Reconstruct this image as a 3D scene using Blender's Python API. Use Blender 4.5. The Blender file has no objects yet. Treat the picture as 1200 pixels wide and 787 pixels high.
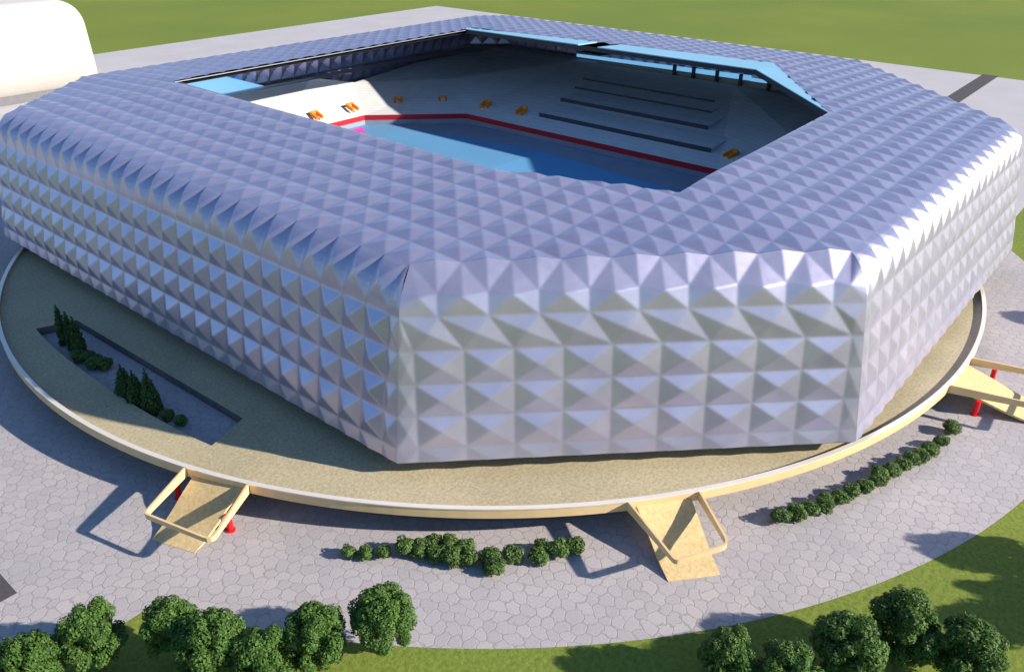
import bpy, bmesh, math, random
from mathutils import Vector, Matrix, Euler
from mathutils.geometry import tessellate_polygon
R = math.radians
random.seed(7)
scene = bpy.context.scene
COL = scene.collection

# ------------------------------------------------------------------ tagging
def tag(o, label=None, cat=None, group=None, kind=None):
    if label: o['label'] = label
    if cat: o['category'] = cat
    if group: o['group'] = group
    if kind: o['kind'] = kind
    return o

def empty(name, loc, label, cat, group=None, rz=0.0):
    o = bpy.data.objects.new(name, None)
    o.empty_display_size = 1.0
    COL.objects.link(o)
    o.location = loc
    o.rotation_euler = (0, 0, rz)
    return tag(o, label, cat, group)

class MB:
    """collects polygons (each with its own vertices) into ONE mesh object"""
    def __init__(self):
        self.v = []; self.f = []; self.m = []
    def poly(self, pts, mi=0):
        n = len(self.v)
        self.v += [tuple(p) for p in pts]
        self.f.append(tuple(range(n, n + len(pts)))); self.m.append(mi)
    def raw(self, vs, fs, mi=0):
        n = len(self.v)
        self.v += [tuple(p) for p in vs]
        for f in fs:
            self.f.append(tuple(i + n for i in f)); self.m.append(mi)
    def prism(self, pts, z0, z1, mi=0, cap=True):
        """vertical prism over a CCW convex/simple polygon"""
        k = len(pts)
        vs = [(p[0], p[1], z0) for p in pts] + [(p[0], p[1], z1) for p in pts]
        fs = [(i, (i + 1) % k, k + (i + 1) % k, k + i) for i in range(k)]
        if cap:
            fs += [tuple(range(k, 2 * k)), tuple(reversed(range(k)))]
        self.raw(vs, fs, mi)
    def beam(self, a, b, w, h, mi=0):
        """box beam from a to b; w across, h up"""
        a = Vector(a); b = Vector(b)
        d = (b - a).normalized()
        s = d.cross(Vector((0, 0, 1)))
        s = Vector((1, 0, 0)) if s.length < 1e-4 else s.normalized()
        u = s.cross(d)
        vs = []
        for p in (a, b):
            for x, y in ((-1, -1), (1, -1), (1, 1), (-1, 1)):
                vs.append(p + s * (x * w / 2) + u * (y * h / 2))
        self.raw(vs, [(3, 2, 1, 0), (4, 5, 6, 7), (0, 1, 5, 4), (1, 2, 6, 5), (2, 3, 7, 6), (3, 0, 4, 7)], mi)
    def tube(self, a, b, r, n=12, mi=0, r2=None):
        a = Vector(a); b = Vector(b); r2 = r if r2 is None else r2
        d = (b - a).normalized()
        s = d.orthogonal().normalized(); t = d.cross(s)
        vs = [a + (s * math.cos(q) + t * math.sin(q)) * r for q in [2 * math.pi * i / n for i in range(n)]]
        vs += [b + (s * math.cos(q) + t * math.sin(q)) * r2 for q in [2 * math.pi * i / n for i in range(n)]]
        fs = [(i, (i + 1) % n, n + (i + 1) % n, n + i) for i in range(n)]
        fs += [tuple(reversed(range(n))), tuple(range(n, 2 * n))]
        self.raw(vs, fs, mi)
    def build(self, name, mat, parent=None, weld=0.0, smooth=False):
        me = bpy.data.meshes.new(name)
        me.from_pydata(self.v, [], self.f)
        mats = mat if isinstance(mat, (list, tuple)) else [mat]
        for m in mats: me.materials.append(m)
        if len(mats) > 1:
            me.polygons.foreach_set('material_index', self.m)
        if weld:
            bm = bmesh.new(); bm.from_mesh(me)
            bmesh.ops.remove_doubles(bm, verts=bm.verts, dist=weld)
            bm.to_mesh(me); bm.free()
        if smooth:
            me.polygons.foreach_set('use_smooth', [True] * len(me.polygons))
        me.update()
        o = bpy.data.objects.new(name, me)
        COL.objects.link(o)
        if parent is not None:
            o.parent = parent
            o.matrix_parent_inverse = parent_inv(parent)
        return o

def parent_inv(p):
    return (Matrix.Translation(p.location) @ p.rotation_euler.to_matrix().to_4x4()).inverted()

# ------------------------------------------------------------------ materials
def new_mat(name):
    m = bpy.data.materials.new(name); m.use_nodes = True
    nt = m.node_tree
    return m, nt, nt.nodes['Principled BSDF']

def N(nt, typ, **kw):
    n = nt.nodes.new(typ)
    for k, v in kw.items(): setattr(n, k, v)
    return n

def obj_coord(nt, scale=1.0):
    g = N(nt, 'ShaderNodeNewGeometry')
    mp = N(nt, 'ShaderNodeMapping')
    mp.inputs['Scale'].default_value = (scale,) * 3
    nt.links.new(g.outputs['Position'], mp.inputs['Vector'])
    return mp.outputs['Vector']

def ramp(nt, fac, stops):
    r = N(nt, 'ShaderNodeValToRGB')
    el = r.color_ramp.elements
    while len(el) < len(stops): el.new(0.5)
    for e, (p, c) in zip(el, stops):
        e.position = p; e.color = (*c, 1)
    nt.links.new(fac, r.inputs['Fac'])
    return r.outputs['Color']

def plain(name, col, rough=0.6, metal=0.0, var=0.08, scale=0.6, bump=0.0, bscale=6.0, spec=0.4):
    m, nt, b = new_mat(name)
    b.inputs['Roughness'].default_value = rough
    b.inputs['Metallic'].default_value = metal
    b.inputs['Specular IOR Level'].default_value = spec
    nz = N(nt, 'ShaderNodeTexNoise'); nz.inputs['Scale'].default_value = scale
    nz.inputs['Detail'].default_value = 6
    nt.links.new(obj_coord(nt), nz.inputs['Vector'])
    lo = tuple(c * (1 - var) for c in col); hi = tuple(min(1, c * (1 + var)) for c in col)
    nt.links.new(ramp(nt, nz.outputs['Fac'], [(0.3, lo), (0.7, hi)]), b.inputs['Base Color'])
    if bump:
        n2 = N(nt, 'ShaderNodeTexNoise'); n2.inputs['Scale'].default_value = bscale; n2.inputs['Detail'].default_value = 4
        nt.links.new(obj_coord(nt), n2.inputs['Vector'])
        bp = N(nt, 'ShaderNodeBump'); bp.inputs['Strength'].default_value = bump
        nt.links.new(n2.outputs['Fac'], bp.inputs['Height'])
        nt.links.new(bp.outputs['Normal'], b.inputs['Normal'])
    return m

def mat_metal():
    m, nt, b = new_mat('pillow_cladding_metal')
    b.inputs['Metallic'].default_value = 0.70
    bv = N(nt, 'ShaderNodeBevel', samples=4); bv.inputs['Radius'].default_value = 0.6
    nt.links.new(bv.outputs['Normal'], b.inputs['Normal'])
    b.inputs['Specular IOR Level'].default_value = 0.5
    v = obj_coord(nt)
    nz = N(nt, 'ShaderNodeTexNoise'); nz.inputs['Scale'].default_value = 0.22; nz.inputs['Detail'].default_value = 5
    nt.links.new(v, nz.inputs['Vector'])
    nt.links.new(ramp(nt, nz.outputs['Fac'], [(0.28, (0.455, 0.450, 0.645)), (0.72, (0.555, 0.545, 0.74))]), b.inputs['Base Color'])
    n2 = N(nt, 'ShaderNodeTexNoise'); n2.inputs['Scale'].default_value = 0.9; n2.inputs['Detail'].default_value = 6
    nt.links.new(v, n2.inputs['Vector'])
    mr = N(nt, 'ShaderNodeMapRange')
    mr.inputs['To Min'].default_value = 0.29; mr.inputs['To Max'].default_value = 0.40
    nt.links.new(n2.outputs['Fac'], mr.inputs['Value'])
    nt.links.new(mr.outputs['Result'], b.inputs['Roughness'])
    return m

def mat_paving():
    m, nt, b = new_mat('cobble_paving')
    b.inputs['Roughness'].default_value = 0.75
    v = obj_coord(nt)
    L = nt.links.new
    def vmath(op, a, b=None):
        n = N(nt, 'ShaderNodeVectorMath', operation=op)
        for k, x in enumerate((a, b)):
            if x is None: continue
            if isinstance(x, tuple): n.inputs[k].default_value = x
            else: L(x, n.inputs[k])
        return n
    def fmath(op, a, b=None):
        n = N(nt, 'ShaderNodeMath', operation=op)
        for k, x in enumerate((a, b)):
            if x is None: continue
            if isinstance(x, (int, float)): n.inputs[k].default_value = x
            else: L(x, n.inputs[k])
        return n.outputs[0]
    # slow and fast wobble so that the hexagonal stones get rounded uneven outlines
    def wob(vec, sc, amp):
        w = N(nt, 'ShaderNodeTexNoise'); w.inputs['Scale'].default_value = sc; w.inputs['Detail'].default_value = 2
        L(v, w.inputs['Vector'])
        c = vmath('SUBTRACT', w.outputs['Color'], (0.5, 0.5, 0.5)).outputs[0]
        sc_ = N(nt, 'ShaderNodeVectorMath', operation='SCALE'); sc_.inputs['Scale'].default_value = amp; L(c, sc_.inputs[0])
        return vmath('ADD', vec, sc_.outputs[0]).outputs[0]
    p = wob(wob(v, 0.28, 2.4), 1.3, 0.75)
    S = 1.78
    r_, h_ = (S, S * 1.7320508, 1000.0), (S / 2, S * 0.8660254, 0.0)
    p = vmath('ADD', p, (2000 * S, 2000 * S * 1.7320508, 0.0)).outputs[0]
    a_ = vmath('SUBTRACT', vmath('MODULO', p, r_).outputs[0], h_).outputs[0]
    b_ = vmath('SUBTRACT', vmath('MODULO', vmath('SUBTRACT', p, h_).outputs[0], r_).outputs[0], h_).outputs[0]
    flatz = (1.0, 1.0, 0.0)
    a_ = vmath('MULTIPLY', a_, flatz).outputs[0]; b_ = vmath('MULTIPLY', b_, flatz).outputs[0]
    la = vmath('DOT_PRODUCT', a_, a_).outputs['Value']; lb = vmath('DOT_PRODUCT', b_, b_).outputs['Value']
    pick = fmath('LESS_THAN', la, lb)
    gm = N(nt, 'ShaderNodeMix', data_type='VECTOR'); L(pick, gm.inputs[0]); L(b_, gm.inputs[4]); L(a_, gm.inputs[5])
    gv = gm.outputs[1]
    ab = vmath('ABSOLUTE', gv).outputs[0]
    e1 = vmath('DOT_PRODUCT', ab, (0.5, 0.8660254, 0.0)).outputs['Value']
    e2 = vmath('DOT_PRODUCT', ab, (1.0, 0.0, 0.0)).outputs['Value']
    edge = fmath('SUBTRACT', S / 2, fmath('MAXIMUM', e1, e2))
    cid = vmath('SUBTRACT', p, gv).outputs[0]
    wn = N(nt, 'ShaderNodeTexWhiteNoise', noise_dimensions='2D')
    L(vmath('SNAP', vmath('ADD', cid, (0.2, 0.2, 0.0)).outputs[0], (0.5, 0.5, 1.0)).outputs[0], wn.inputs['Vector'])
    jn = N(nt, 'ShaderNodeTexNoise'); jn.inputs['Scale'].default_value = 0.55; jn.inputs['Detail'].default_value = 3
    L(v, jn.inputs['Vector'])
    edge = fmath('ADD', edge, fmath('MULTIPLY', fmath('SUBTRACT', jn.outputs['Fac'], 0.5), 0.22))
    stone = ramp(nt, wn.outputs['Value'], [(0.0, (0.395, 0.382, 0.41)), (0.5, (0.42, 0.405, 0.435)), (1.0, (0.445, 0.426, 0.45))])
    g = N(nt, 'ShaderNodeTexNoise'); g.inputs['Scale'].default_value = 5.0; g.inputs['Detail'].default_value = 6
    nt.links.new(v, g.inputs['Vector'])
    gr = ramp(nt, g.outputs['Fac'], [(0.3, (0.86, 0.86, 0.86)), (0.7, (1.08, 1.08, 1.08))])
    mx = N(nt, 'ShaderNodeMix', data_type='RGBA', blend_type='MULTIPLY'); mx.inputs[0].default_value = 1
    nt.links.new(stone, mx.inputs[6]); nt.links.new(gr, mx.inputs[7])
    big = N(nt, 'ShaderNodeTexNoise'); big.inputs['Scale'].default_value = 0.05; big.inputs['Detail'].default_value = 4
    nt.links.new(v, big.inputs['Vector'])
    br = ramp(nt, big.outputs['Fac'], [(0.35, (0.93, 0.93, 0.95)), (0.65, (1.04, 1.02, 1.0))])
    mb = N(nt, 'ShaderNodeMix', data_type='RGBA', blend_type='MULTIPLY'); mb.inputs[0].default_value = 1
    nt.links.new(mx.outputs[2], mb.inputs[6]); nt.links.new(br, mb.inputs[7])
    j = ramp(nt, edge, [(0.03, (0.0, 0.0, 0.0)), (0.13, (1, 1, 1))])
    m2 = N(nt, 'ShaderNodeMix', data_type='RGBA', blend_type='MIX')
    nt.links.new(j, m2.inputs[0]); m2.inputs[6].default_value = (0.315, 0.303, 0.328, 1)
    nt.links.new(mb.outputs[2], m2.inputs[7])
    nt.links.new(m2.outputs[2], b.inputs['Base Color'])
    bp = N(nt, 'ShaderNodeBump'); bp.inputs['Strength'].default_value = 0.35; bp.inputs['Distance'].default_value = 0.05
    nt.links.new(j, bp.inputs['Height']); nt.links.new(bp.outputs['Normal'], b.inputs['Normal'])
    return m

def mat_grass():
    m, nt, b = new_mat('mown_grass')
    b.inputs['Roughness'].default_value = 0.9
    b.inputs['Specular IOR Level'].default_value = 0.15
    v = obj_coord(nt)
    n1 = N(nt, 'ShaderNodeTexNoise'); n1.inputs['Scale'].default_value = 1.6; n1.inputs['Detail'].default_value = 8; n1.inputs['Roughness'].default_value = 0.7
    nt.links.new(v, n1.inputs['Vector'])
    c1 = ramp(nt, n1.outputs['Fac'], [(0.3, (0.095, 0.15, 0.02)), (0.5, (0.17, 0.225, 0.042)), (0.72, (0.25, 0.29, 0.07))])
    n2 = N(nt, 'ShaderNodeTexNoise'); n2.inputs['Scale'].default_value = 0.012; n2.inputs['Detail'].default_value = 5
    nt.links.new(v, n2.inputs['Vector'])
    c2 = ramp(nt, n2.outputs['Fac'], [(0.35, (0.9, 0.95, 0.95)), (0.65, (1.1, 1.06, 1.05))])
    mx = N(nt, 'ShaderNodeMix', data_type='RGBA', blend_type='MULTIPLY'); mx.inputs[0].default_value = 1
    nt.links.new(c1, mx.inputs[6]); nt.links.new(c2, mx.inputs[7])
    nt.links.new(mx.outputs[2], b.inputs['Base Color'])
    bp = N(nt, 'ShaderNodeBump'); bp.inputs['Strength'].default_value = 0.6; bp.inputs['Distance'].default_value = 0.15
    nt.links.new(n1.outputs['Fac'], bp.inputs['Height']); nt.links.new(bp.outputs['Normal'], b.inputs['Normal'])
    return m

def mat_gravel(name, lo, mid, hi, sc=2.2, bump=0.4):
    m, nt, b = new_mat(name)
    b.inputs['Roughness'].default_value = 0.85
    v = obj_coord(nt)
    n1 = N(nt, 'ShaderNodeTexNoise'); n1.inputs['Scale'].default_value = sc; n1.inputs['Detail'].default_value = 7; n1.inputs['Roughness'].default_value = 0.75
    nt.links.new(v, n1.inputs['Vector'])
    c = ramp(nt, n1.outputs['Fac'], [(0.32, lo), (0.5, mid), (0.68, hi)])
    n2 = N(nt, 'ShaderNodeTexNoise'); n2.inputs['Scale'].default_value = 0.1; n2.inputs['Detail'].default_value = 3
    nt.links.new(v, n2.inputs['Vector'])
    c2 = ramp(nt, n2.outputs['Fac'], [(0.35, (0.92, 0.92, 0.92)), (0.65, (1.05, 1.05, 1.05))])
    mx = N(nt, 'ShaderNodeMix', data_type='RGBA', blend_type='MULTIPLY'); mx.inputs[0].default_value = 1
    nt.links.new(c, mx.inputs[6]); nt.links.new(c2, mx.inputs[7])
    nt.links.new(mx.outputs[2], b.inputs['Base Color'])
    bp = N(nt, 'ShaderNodeBump'); bp.inputs['Strength'].default_value = bump; bp.inputs['Distance'].default_value = 0.05
    nt.links.new(n1.outputs['Fac'], bp.inputs['Height']); nt.links.new(bp.outputs['Normal'], b.inputs['Normal'])
    return m

def mat_leaf(name, dark, mid, light):
    m, nt, b = new_mat(name)
    b.inputs['Roughness'].default_value = 0.55
    b.inputs['Specular IOR Level'].default_value = 0.25
    g = N(nt, 'ShaderNodeNewGeometry')
    nt.links.new(ramp(nt, g.outputs['Random Per Island'], [(0.0, dark), (0.55, mid), (1.0, light)]), b.inputs['Base Color'])
    tr = N(nt, 'ShaderNodeBsdfTranslucent')
    nt.links.new(ramp(nt, g.outputs['Random Per Island'], [(0.0, mid), (1.0, light)]), tr.inputs['Color'])
    mx = N(nt, 'ShaderNodeMixShader'); mx.inputs[0].default_value = 0.25
    nt.links.new(b.outputs[0], mx.inputs[1]); nt.links.new(tr.outputs[0], mx.inputs[2])
    out = nt.nodes['Material Output']
    nt.links.new(mx.outputs[0], out.inputs['Surface'])
    return m

def mat_stand():
    """pale seating rows: fine darker colour bands following height"""
    m, nt, b = new_mat('pale_terrace_concrete')
    b.inputs['Roughness'].default_value = 0.7
    g = N(nt, 'ShaderNodeNewGeometry')
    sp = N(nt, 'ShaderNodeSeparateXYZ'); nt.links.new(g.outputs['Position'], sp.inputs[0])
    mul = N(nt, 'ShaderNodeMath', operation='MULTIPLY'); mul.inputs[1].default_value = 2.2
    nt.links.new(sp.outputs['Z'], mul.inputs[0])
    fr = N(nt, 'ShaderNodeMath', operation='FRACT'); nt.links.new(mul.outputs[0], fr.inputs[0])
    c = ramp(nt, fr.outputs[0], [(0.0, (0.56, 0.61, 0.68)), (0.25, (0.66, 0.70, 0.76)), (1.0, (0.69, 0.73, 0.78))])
    nz = N(nt, 'ShaderNodeTexNoise'); nz.inputs['Scale'].default_value = 0.25; nz.inputs['Detail'].default_value = 5
    nt.links.new(obj_coord(nt), nz.inputs['Vector'])
    c2 = ramp(nt, nz.outputs['Fac'], [(0.3, (0.9, 0.9, 0.92)), (0.7, (1.04, 1.03, 1.0))])
    mx = N(nt, 'ShaderNodeMix', data_type='RGBA', blend_type='MULTIPLY'); mx.inputs[0].default_value = 1
    nt.links.new(c, mx.inputs[6]); nt.links.new(c2, mx.inputs[7])
    nt.links.new(mx.outputs[2], b.inputs['Base Color'])
    return m

M = dict(
    metal=mat_metal(), paving=mat_paving(), grass=mat_grass(),
    deck=mat_gravel('sandy_gravel_deck', (0.30, 0.26, 0.17), (0.42, 0.37, 0.245), (0.54, 0.475, 0.32)),
    ramp=mat_gravel('sand_coloured_concrete', (0.48, 0.37, 0.19), (0.62, 0.48, 0.25), (0.74, 0.58, 0.32), 1.8, 0.25),
    plaza=plain('smooth_plaza_paving', (0.47, 0.46, 0.50), 0.8, var=0.05, scale=0.06),
    asphalt=plain('asphalt', (0.075, 0.07, 0.08), 0.85, var=0.15, scale=2.0),
    trim=plain('cladding_trim', (0.72, 0.73, 0.78), 0.35, 0.7, var=0.04),
    cream=plain('cream_parapet_paint', (0.72, 0.53, 0.29), 0.5, var=0.06, scale=0.5),
    cap=plain('white_parapet_cap', (0.82, 0.78, 0.72), 0.25, 0.25, var=0.03),
    ringwall=plain('podium_base_wall', (0.16, 0.16, 0.18), 0.8, var=0.1),
    pitwall=plain('pit_wall', (0.13, 0.12, 0.12), 0.8, var=0.12),
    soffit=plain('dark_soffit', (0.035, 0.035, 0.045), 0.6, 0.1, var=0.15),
    skyblue=plain('light_blue_roof_edge', (0.27, 0.55, 0.78), 0.3, 0.0, var=0.05, scale=0.1, spec=0.6),
    white=plain('white_membrane', (0.66, 0.645, 0.61), 0.5, var=0.015, scale=0.08),
    whitetrim=plain('white_edge', (0.85, 0.85, 0.86), 0.4, var=0.03),
    red=plain('red_paint', (0.42, 0.010, 0.02), 0.4, var=0.08),
    redcol=plain('bright_red_column', (0.82, 0.012, 0.02), 0.35, var=0.05),
    orange=plain('orange_gate_paint', (0.85, 0.27, 0.01), 0.45, var=0.1),
    stand=mat_stand(),
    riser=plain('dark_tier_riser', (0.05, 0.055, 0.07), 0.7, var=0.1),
    concourse=plain('concourse_concrete', (0.42, 0.43, 0.46), 0.7, var=0.08),
    beige=plain('beige_ledge', (0.42, 0.38, 0.31), 0.7, var=0.08),
    pitch_a=plain('light_blue_pitch', (0.12, 0.33, 0.60), 0.6, var=0.05, scale=0.06),
    pitch_b=plain('shade_lifted_blue_pitch', (0.12, 0.36, 0.66), 0.6, var=0.05, scale=0.06),  # lightened copy of the pitch blue, lifts the half in roof shade
    greyblue=plain('grey_blue_wall_and_shade', (0.24, 0.30, 0.40), 0.7, var=0.08, scale=0.2),
    pitline=plain('white_pitch_mark', (0.85, 0.85, 0.85), 0.6),
    magenta=plain('magenta_pitch_mark', (0.75, 0.08, 0.55), 0.6),
    glass=plain('dark_ground_floor_glazing', (0.03, 0.04, 0.055), 0.15, 0.0, var=0.2),
    leafgreen=plain('lime_green_panel', (0.22, 0.30, 0.04), 0.7, var=0.1),
    bark=plain('bark', (0.07, 0.05, 0.035), 0.9, var=0.3, scale=3, bump=0.5),
    leaf=mat_leaf('broadleaf_foliage', (0.035, 0.09, 0.02), (0.075, 0.16, 0.033), (0.12, 0.22, 0.045)),
    bushleaf=mat_leaf('shrub_foliage', (0.04, 0.09, 0.024), (0.095, 0.175, 0.045), (0.155, 0.25, 0.07)),
    conifer=mat_leaf('conifer_foliage', (0.02, 0.06, 0.018), (0.045, 0.11, 0.03), (0.08, 0.16, 0.045)),
)

# blue strips at the top of the stand, glow added to brighten them in shade
def mat_blue_glow():
    m, nt, b = new_mat('blue_added_glow')
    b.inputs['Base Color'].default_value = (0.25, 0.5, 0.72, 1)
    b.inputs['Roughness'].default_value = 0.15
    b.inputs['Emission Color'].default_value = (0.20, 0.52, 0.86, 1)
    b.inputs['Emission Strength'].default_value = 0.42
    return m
M['blue_glow'] = mat_blue_glow()

# ------------------------------------------------------------------ geometry helpers
EPS = 1e-7
def clip_half(pts, a, b, c, keep_neg=True):
    """clip a 3-D polygon by the vertical plane a*x+b*y<=c"""
    out = []
    n = len(pts)
    s = 1 if keep_neg else -1
    for i in range(n):
        p, q = pts[i], pts[(i + 1) % n]
        dp = s * (a * p[0] + b * p[1] - c); dq = s * (a * q[0] + b * q[1] - c)
        if dp <= EPS: out.append(p)
        if (dp < -EPS and dq > EPS) or (dp > EPS and dq < -EPS):
            t = dp / (dp - dq)
            out.append(tuple(p[k] + (q[k] - p[k]) * t for k in range(3)))
    return out if len(out) >= 3 else None

def edges_of(poly):
    """CCW polygon -> list of (a,b,c) with inside a*x+b*y<=c"""
    r = []
    for i in range(len(poly)):
        p, q = poly[i], poly[(i + 1) % len(poly)]
        dx, dy = q[0] - p[0], q[1] - p[1]
        l = math.hypot(dx, dy)
        a, b = dy / l, -dx / l
        r.append((a, b, a * p[0] + b * p[1]))
    return r

def subtract_convex(pts, E):
    out = []
    cur = pts
    for a, b, c in E:
        o = clip_half(cur, a, b, c, False)
        if o: out.append(o)
        cur = clip_half(cur, a, b, c, True)
        if not cur: break
    return out

# stadium outline (CCW, at the foot of the cladding)
Z0 = 7.0
BASE = [(103.4, 23.45), (196.0, 23.45), (247.5, 75.0), (247.5, 207.0), (235.5, 219.0), (90.0, 219.0), (58.5, 192.0), (58.5, 68.35)]
NB = len(BASE)
EB = edges_of(BASE)
CEN = (150.0, 121.5)

def offset_poly(poly, d):
    E = edges_of(poly); out = []
    n = len(poly)
    for i in range(n):
        a1, b1, c1 = E[i - 1]; a2, b2, c2 = E[i]
        c1 -= d; c2 -= d
        D = a1 * b2 - a2 * b1
        out.append(((c1 * b2 - c2 * b1) / D, (a1 * c2 - a2 * c1) / D))
    return out

def inner_dist(x, y):
    return min(c - a * x - b * y for a, b, c in EB)

ZG, DG = 27.0, 3.2       # top of the straight wall
ZR, DR = 32.7, 7.0       # where the roof begins
RS = 0.075               # rise of the roof towards its opening
CELL = 4.55
def roof_z(x, y):
    return ZR + RS * min(max(0.0, inner_dist(x, y) - DR), 31.0)
def prof(q):
    """curve from wall to roof, q 0..1 -> (d, z)"""
    a, b, c = (1 - q) ** 2, 2 * q * (1 - q), q * q
    return a * DG + b * 4.05 + c * DR, a * ZG + b * 31.3 + c * ZR
def wall_d(z): return DG * (z - Z0) / (ZG - Z0)

OPEN = [(108.0, 57.2), (168.5, 58.5), (198.0, 88.0), (196.8, 183.0), (98.0, 181.5), (96.0, 84.8)]   # CCW
STRIP = [(168.5, 58.5), (209.1, 88.6), (200.2, 186.0)]       # outer edge of the pale blue strip
OPEN_E = edges_of(OPEN)
STRIP_E = edges_of([OPEN[1], STRIP[1], STRIP[2], OPEN[3]])

stadium = empty('stadium', (CEN[0], CEN[1], 0), 'octagonal stadium wrapped in silvery diamond pyramid panels, open roof showing blue pitch', 'stadium')

# ---- facade faces
def facade_face(i):
    P = Vector(BASE[i]); Q = Vector(BASE[(i + 1) % NB])
    L = (Q - P).length; D = (Q - P) / L
    nin = Vector((-D.y, D.x))
    off = offset_poly(BASE, 1.0)
    al = (Vector(off[i]) - P).dot(D); be = (Q - Vector(off[(i + 1) % NB])).dot(D)
    mb = MB()
    def add(pts):
        mb.poly(pts)
    def clamp(t, d):
        return min(max(t, al * d), L - be * d)
    def W(t, d, z):
        p = P + D * clamp(t, d) + nin * d
        return (p.x, p.y, z)
    nout = Vector((-nin.x, -nin.y, 0.30)).normalized()
    def lift(p, h, nrm=None):
        q = Vector(p) + (nrm or nout) * h
        return tuple(q)
    def fan(loop, apex):
        for k in range(len(loop)):
            add([loop[k], loop[(k + 1) % len(loop)], apex])
    front = (i == NB - 1)
    # rhythm of the panels
    if front: w, t0 = CELL * math.sqrt(2), 2.9
    elif i == NB - 2: w, t0 = CELL, (192.0 - 71.4) % CELL          # left side runs with -y
    elif i == 0: w, t0 = CELL, (65.5 + CELL * 9 - 103.4) % CELL
    else:
        w = CELL if L > 60 else CELL * 1.2
        t0 = 0.5 * (L % w)
    n0 = -4; n1 = int(L / w) + 5
    h = {NB - 1: 0.56, 0: 0.5, NB - 2: 1.15}.get(i, 0.8)
    levels = [9.0, 13.5, 18.0, 22.5] + ([] if front else [27.0])
    def pyramid(loop, hmax, nrm=None, wfull=None):
        ext = max(abs((Vector(p[:2]) - Vector(q[:2])).dot(D)) for p in loop for q in loop)
        if ext < 0.05: return
        c = tuple(sum(p[k] for p in loop) / len(loop) for k in range(3))
        ap = lift(c, hmax * min(1.0, ext / (wfull or w)), nrm)
        fan(loop, ap)
    for k in range(n0, n1):
        ta, tb = t0 + k * w, t0 + (k + 1) * w
        if clamp(tb, 0) - clamp(ta, 0) < 1e-4 and clamp(tb, DR) - clamp(ta, DR) < 1e-4: continue
        za, zb = Z0, 9.0
        d1, d2 = wall_d(za), wall_d(zb)
        a, b, c, d = W(ta, d1, za), W(tb, d1, za), W(tb, d2, zb), W(ta, d2, zb)
        m0 = tuple((x + y) / 2 for x, y in zip(a, b))
        mid = lift(m0, 0.3 * min(1.0, (Vector(b) - Vector(a)).length / w))
        add([a, mid, d]); add([mid, c, d]); add([mid, b, c])
        for z1, z2 in zip(levels[:-1], levels[1:]):
            d1, d2 = wall_d(z1), wall_d(z2)
            pyramid([W(ta, d1, z1), W(tb, d1, z1), W(tb, d2, z2), W(ta, d2, z2)], h)
        if front:
            # staggered row, then the diamonds that run over the rounded edge
            z1, z2 = 22.5, ZG
            hw = w / 2
            d1 = wall_d(z1)
            pyramid([W(ta, d1, z1), W(tb, d1, z1), W(tb - hw, DG, z2), W(ta - hw, DG, z2)], h * 0.7)
            dO, zO = prof(0.375)
            A, B = W(ta, DR, ZR), W(tb, DR, ZR)
            Om, Op = W(ta - hw, dO, zO), W(ta + hw, dO, zO)
            def curve(pts):
                # a loop of (t, q); edges that run along a corner are bent like the neighbouring face
                out = []
                for n_ in range(len(pts)):
                    (t1, q1), (t2, q2) = pts[n_], pts[(n_ + 1) % len(pts)]
                    dd, zz = prof(q1); out.append(W(t1, dd, zz))
                    d2_, z2_ = prof(q2)
                    for lo in (True, False):
                        on = (lambda t, d: t <= al * d + 1e-6) if lo else (lambda t, d: t >= L - be * d - 1e-6)
                        if on(t1, dd) and on(t2, d2_) and abs(q1 - q2) > 0.01:
                            qs = [g_ / 8 for g_ in range(1, 8) if min(q1, q2) + 1e-6 < g_ / 8 < max(q1, q2) - 1e-6]
                            for q in (qs if q2 > q1 else reversed(qs)):
                                dq, zq = prof(q); out.append(W(-99 if lo else 999, dq, zq))
                return out
            up = Vector((-nin.x * 0.8, -nin.y * 0.8, 0.6))
            wd = (Vector(Op) - Vector(Om)).length
            if wd > 0.05:
                M_ = tuple((x + y) / 2 for x, y in zip(W(ta - hw, dO - 0.1, zO - 0.7), W(ta + hw, dO - 0.1, zO - 0.7)))
                fan(curve([(ta - hw, 0), (ta + hw, 0), (ta + hw, 0.375), (ta, 1), (ta - hw, 0.375)]), lift(M_, 0.75 * min(1, wd / w), up))
            wd = (Vector(A) - Vector(B)).length
            if wd > 0.05:
                X = tuple((x + y) / 2 for x, y in zip(A, B))
                X = (X[0], X[1], ZR + 0.5 * min(1, wd / w))
                lp = curve([(ta, 1), (ta + hw, 0.375), (tb, 1)])
                for n_ in range(len(lp) - 1): add([lp[n_], lp[n_ + 1], X])
        else:
            K = 8
            def Q_(s, q):
                dd, zz = prof(q)
                d2, z2 = prof(min(1, q + 0.01)); d1, z1 = prof(max(0, q - 0.01))
                tang = Vector((d2 - d1, z2 - z1)).normalized()
                x0, x1 = clamp(ta, dd), clamp(tb, dd)
                hh = 1.05 * 2 * min(s, 1 - s, q, 1 - q) * min(1, (x1 - x0) / w)
                t = x0 + (x1 - x0) * s
                p = P + D * t + nin * (dd - tang.y * hh)
                return (p.x, p.y, zz + tang.x * hh)
            for a in range(K):
                for b in range(K):
                    s0, s1, q0, q1 = a / K, (a + 1) / K, b / K, (b + 1) / K
                    p00, p10, p11, p01 = Q_(s0, q0), Q_(s1, q0), Q_(s1, q1), Q_(s0, q1)
                    if (a < K / 2) == (b < K / 2):
                        add([p00, p10, p11]); add([p00, p11, p01])
                    else:
                        add([p00, p10, p01]); add([p10, p11, p01])
    return mb.build('facade_cladding', M['metal'], stadium, weld=0.002)

for i in range(NB): facade_face(i)

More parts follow.
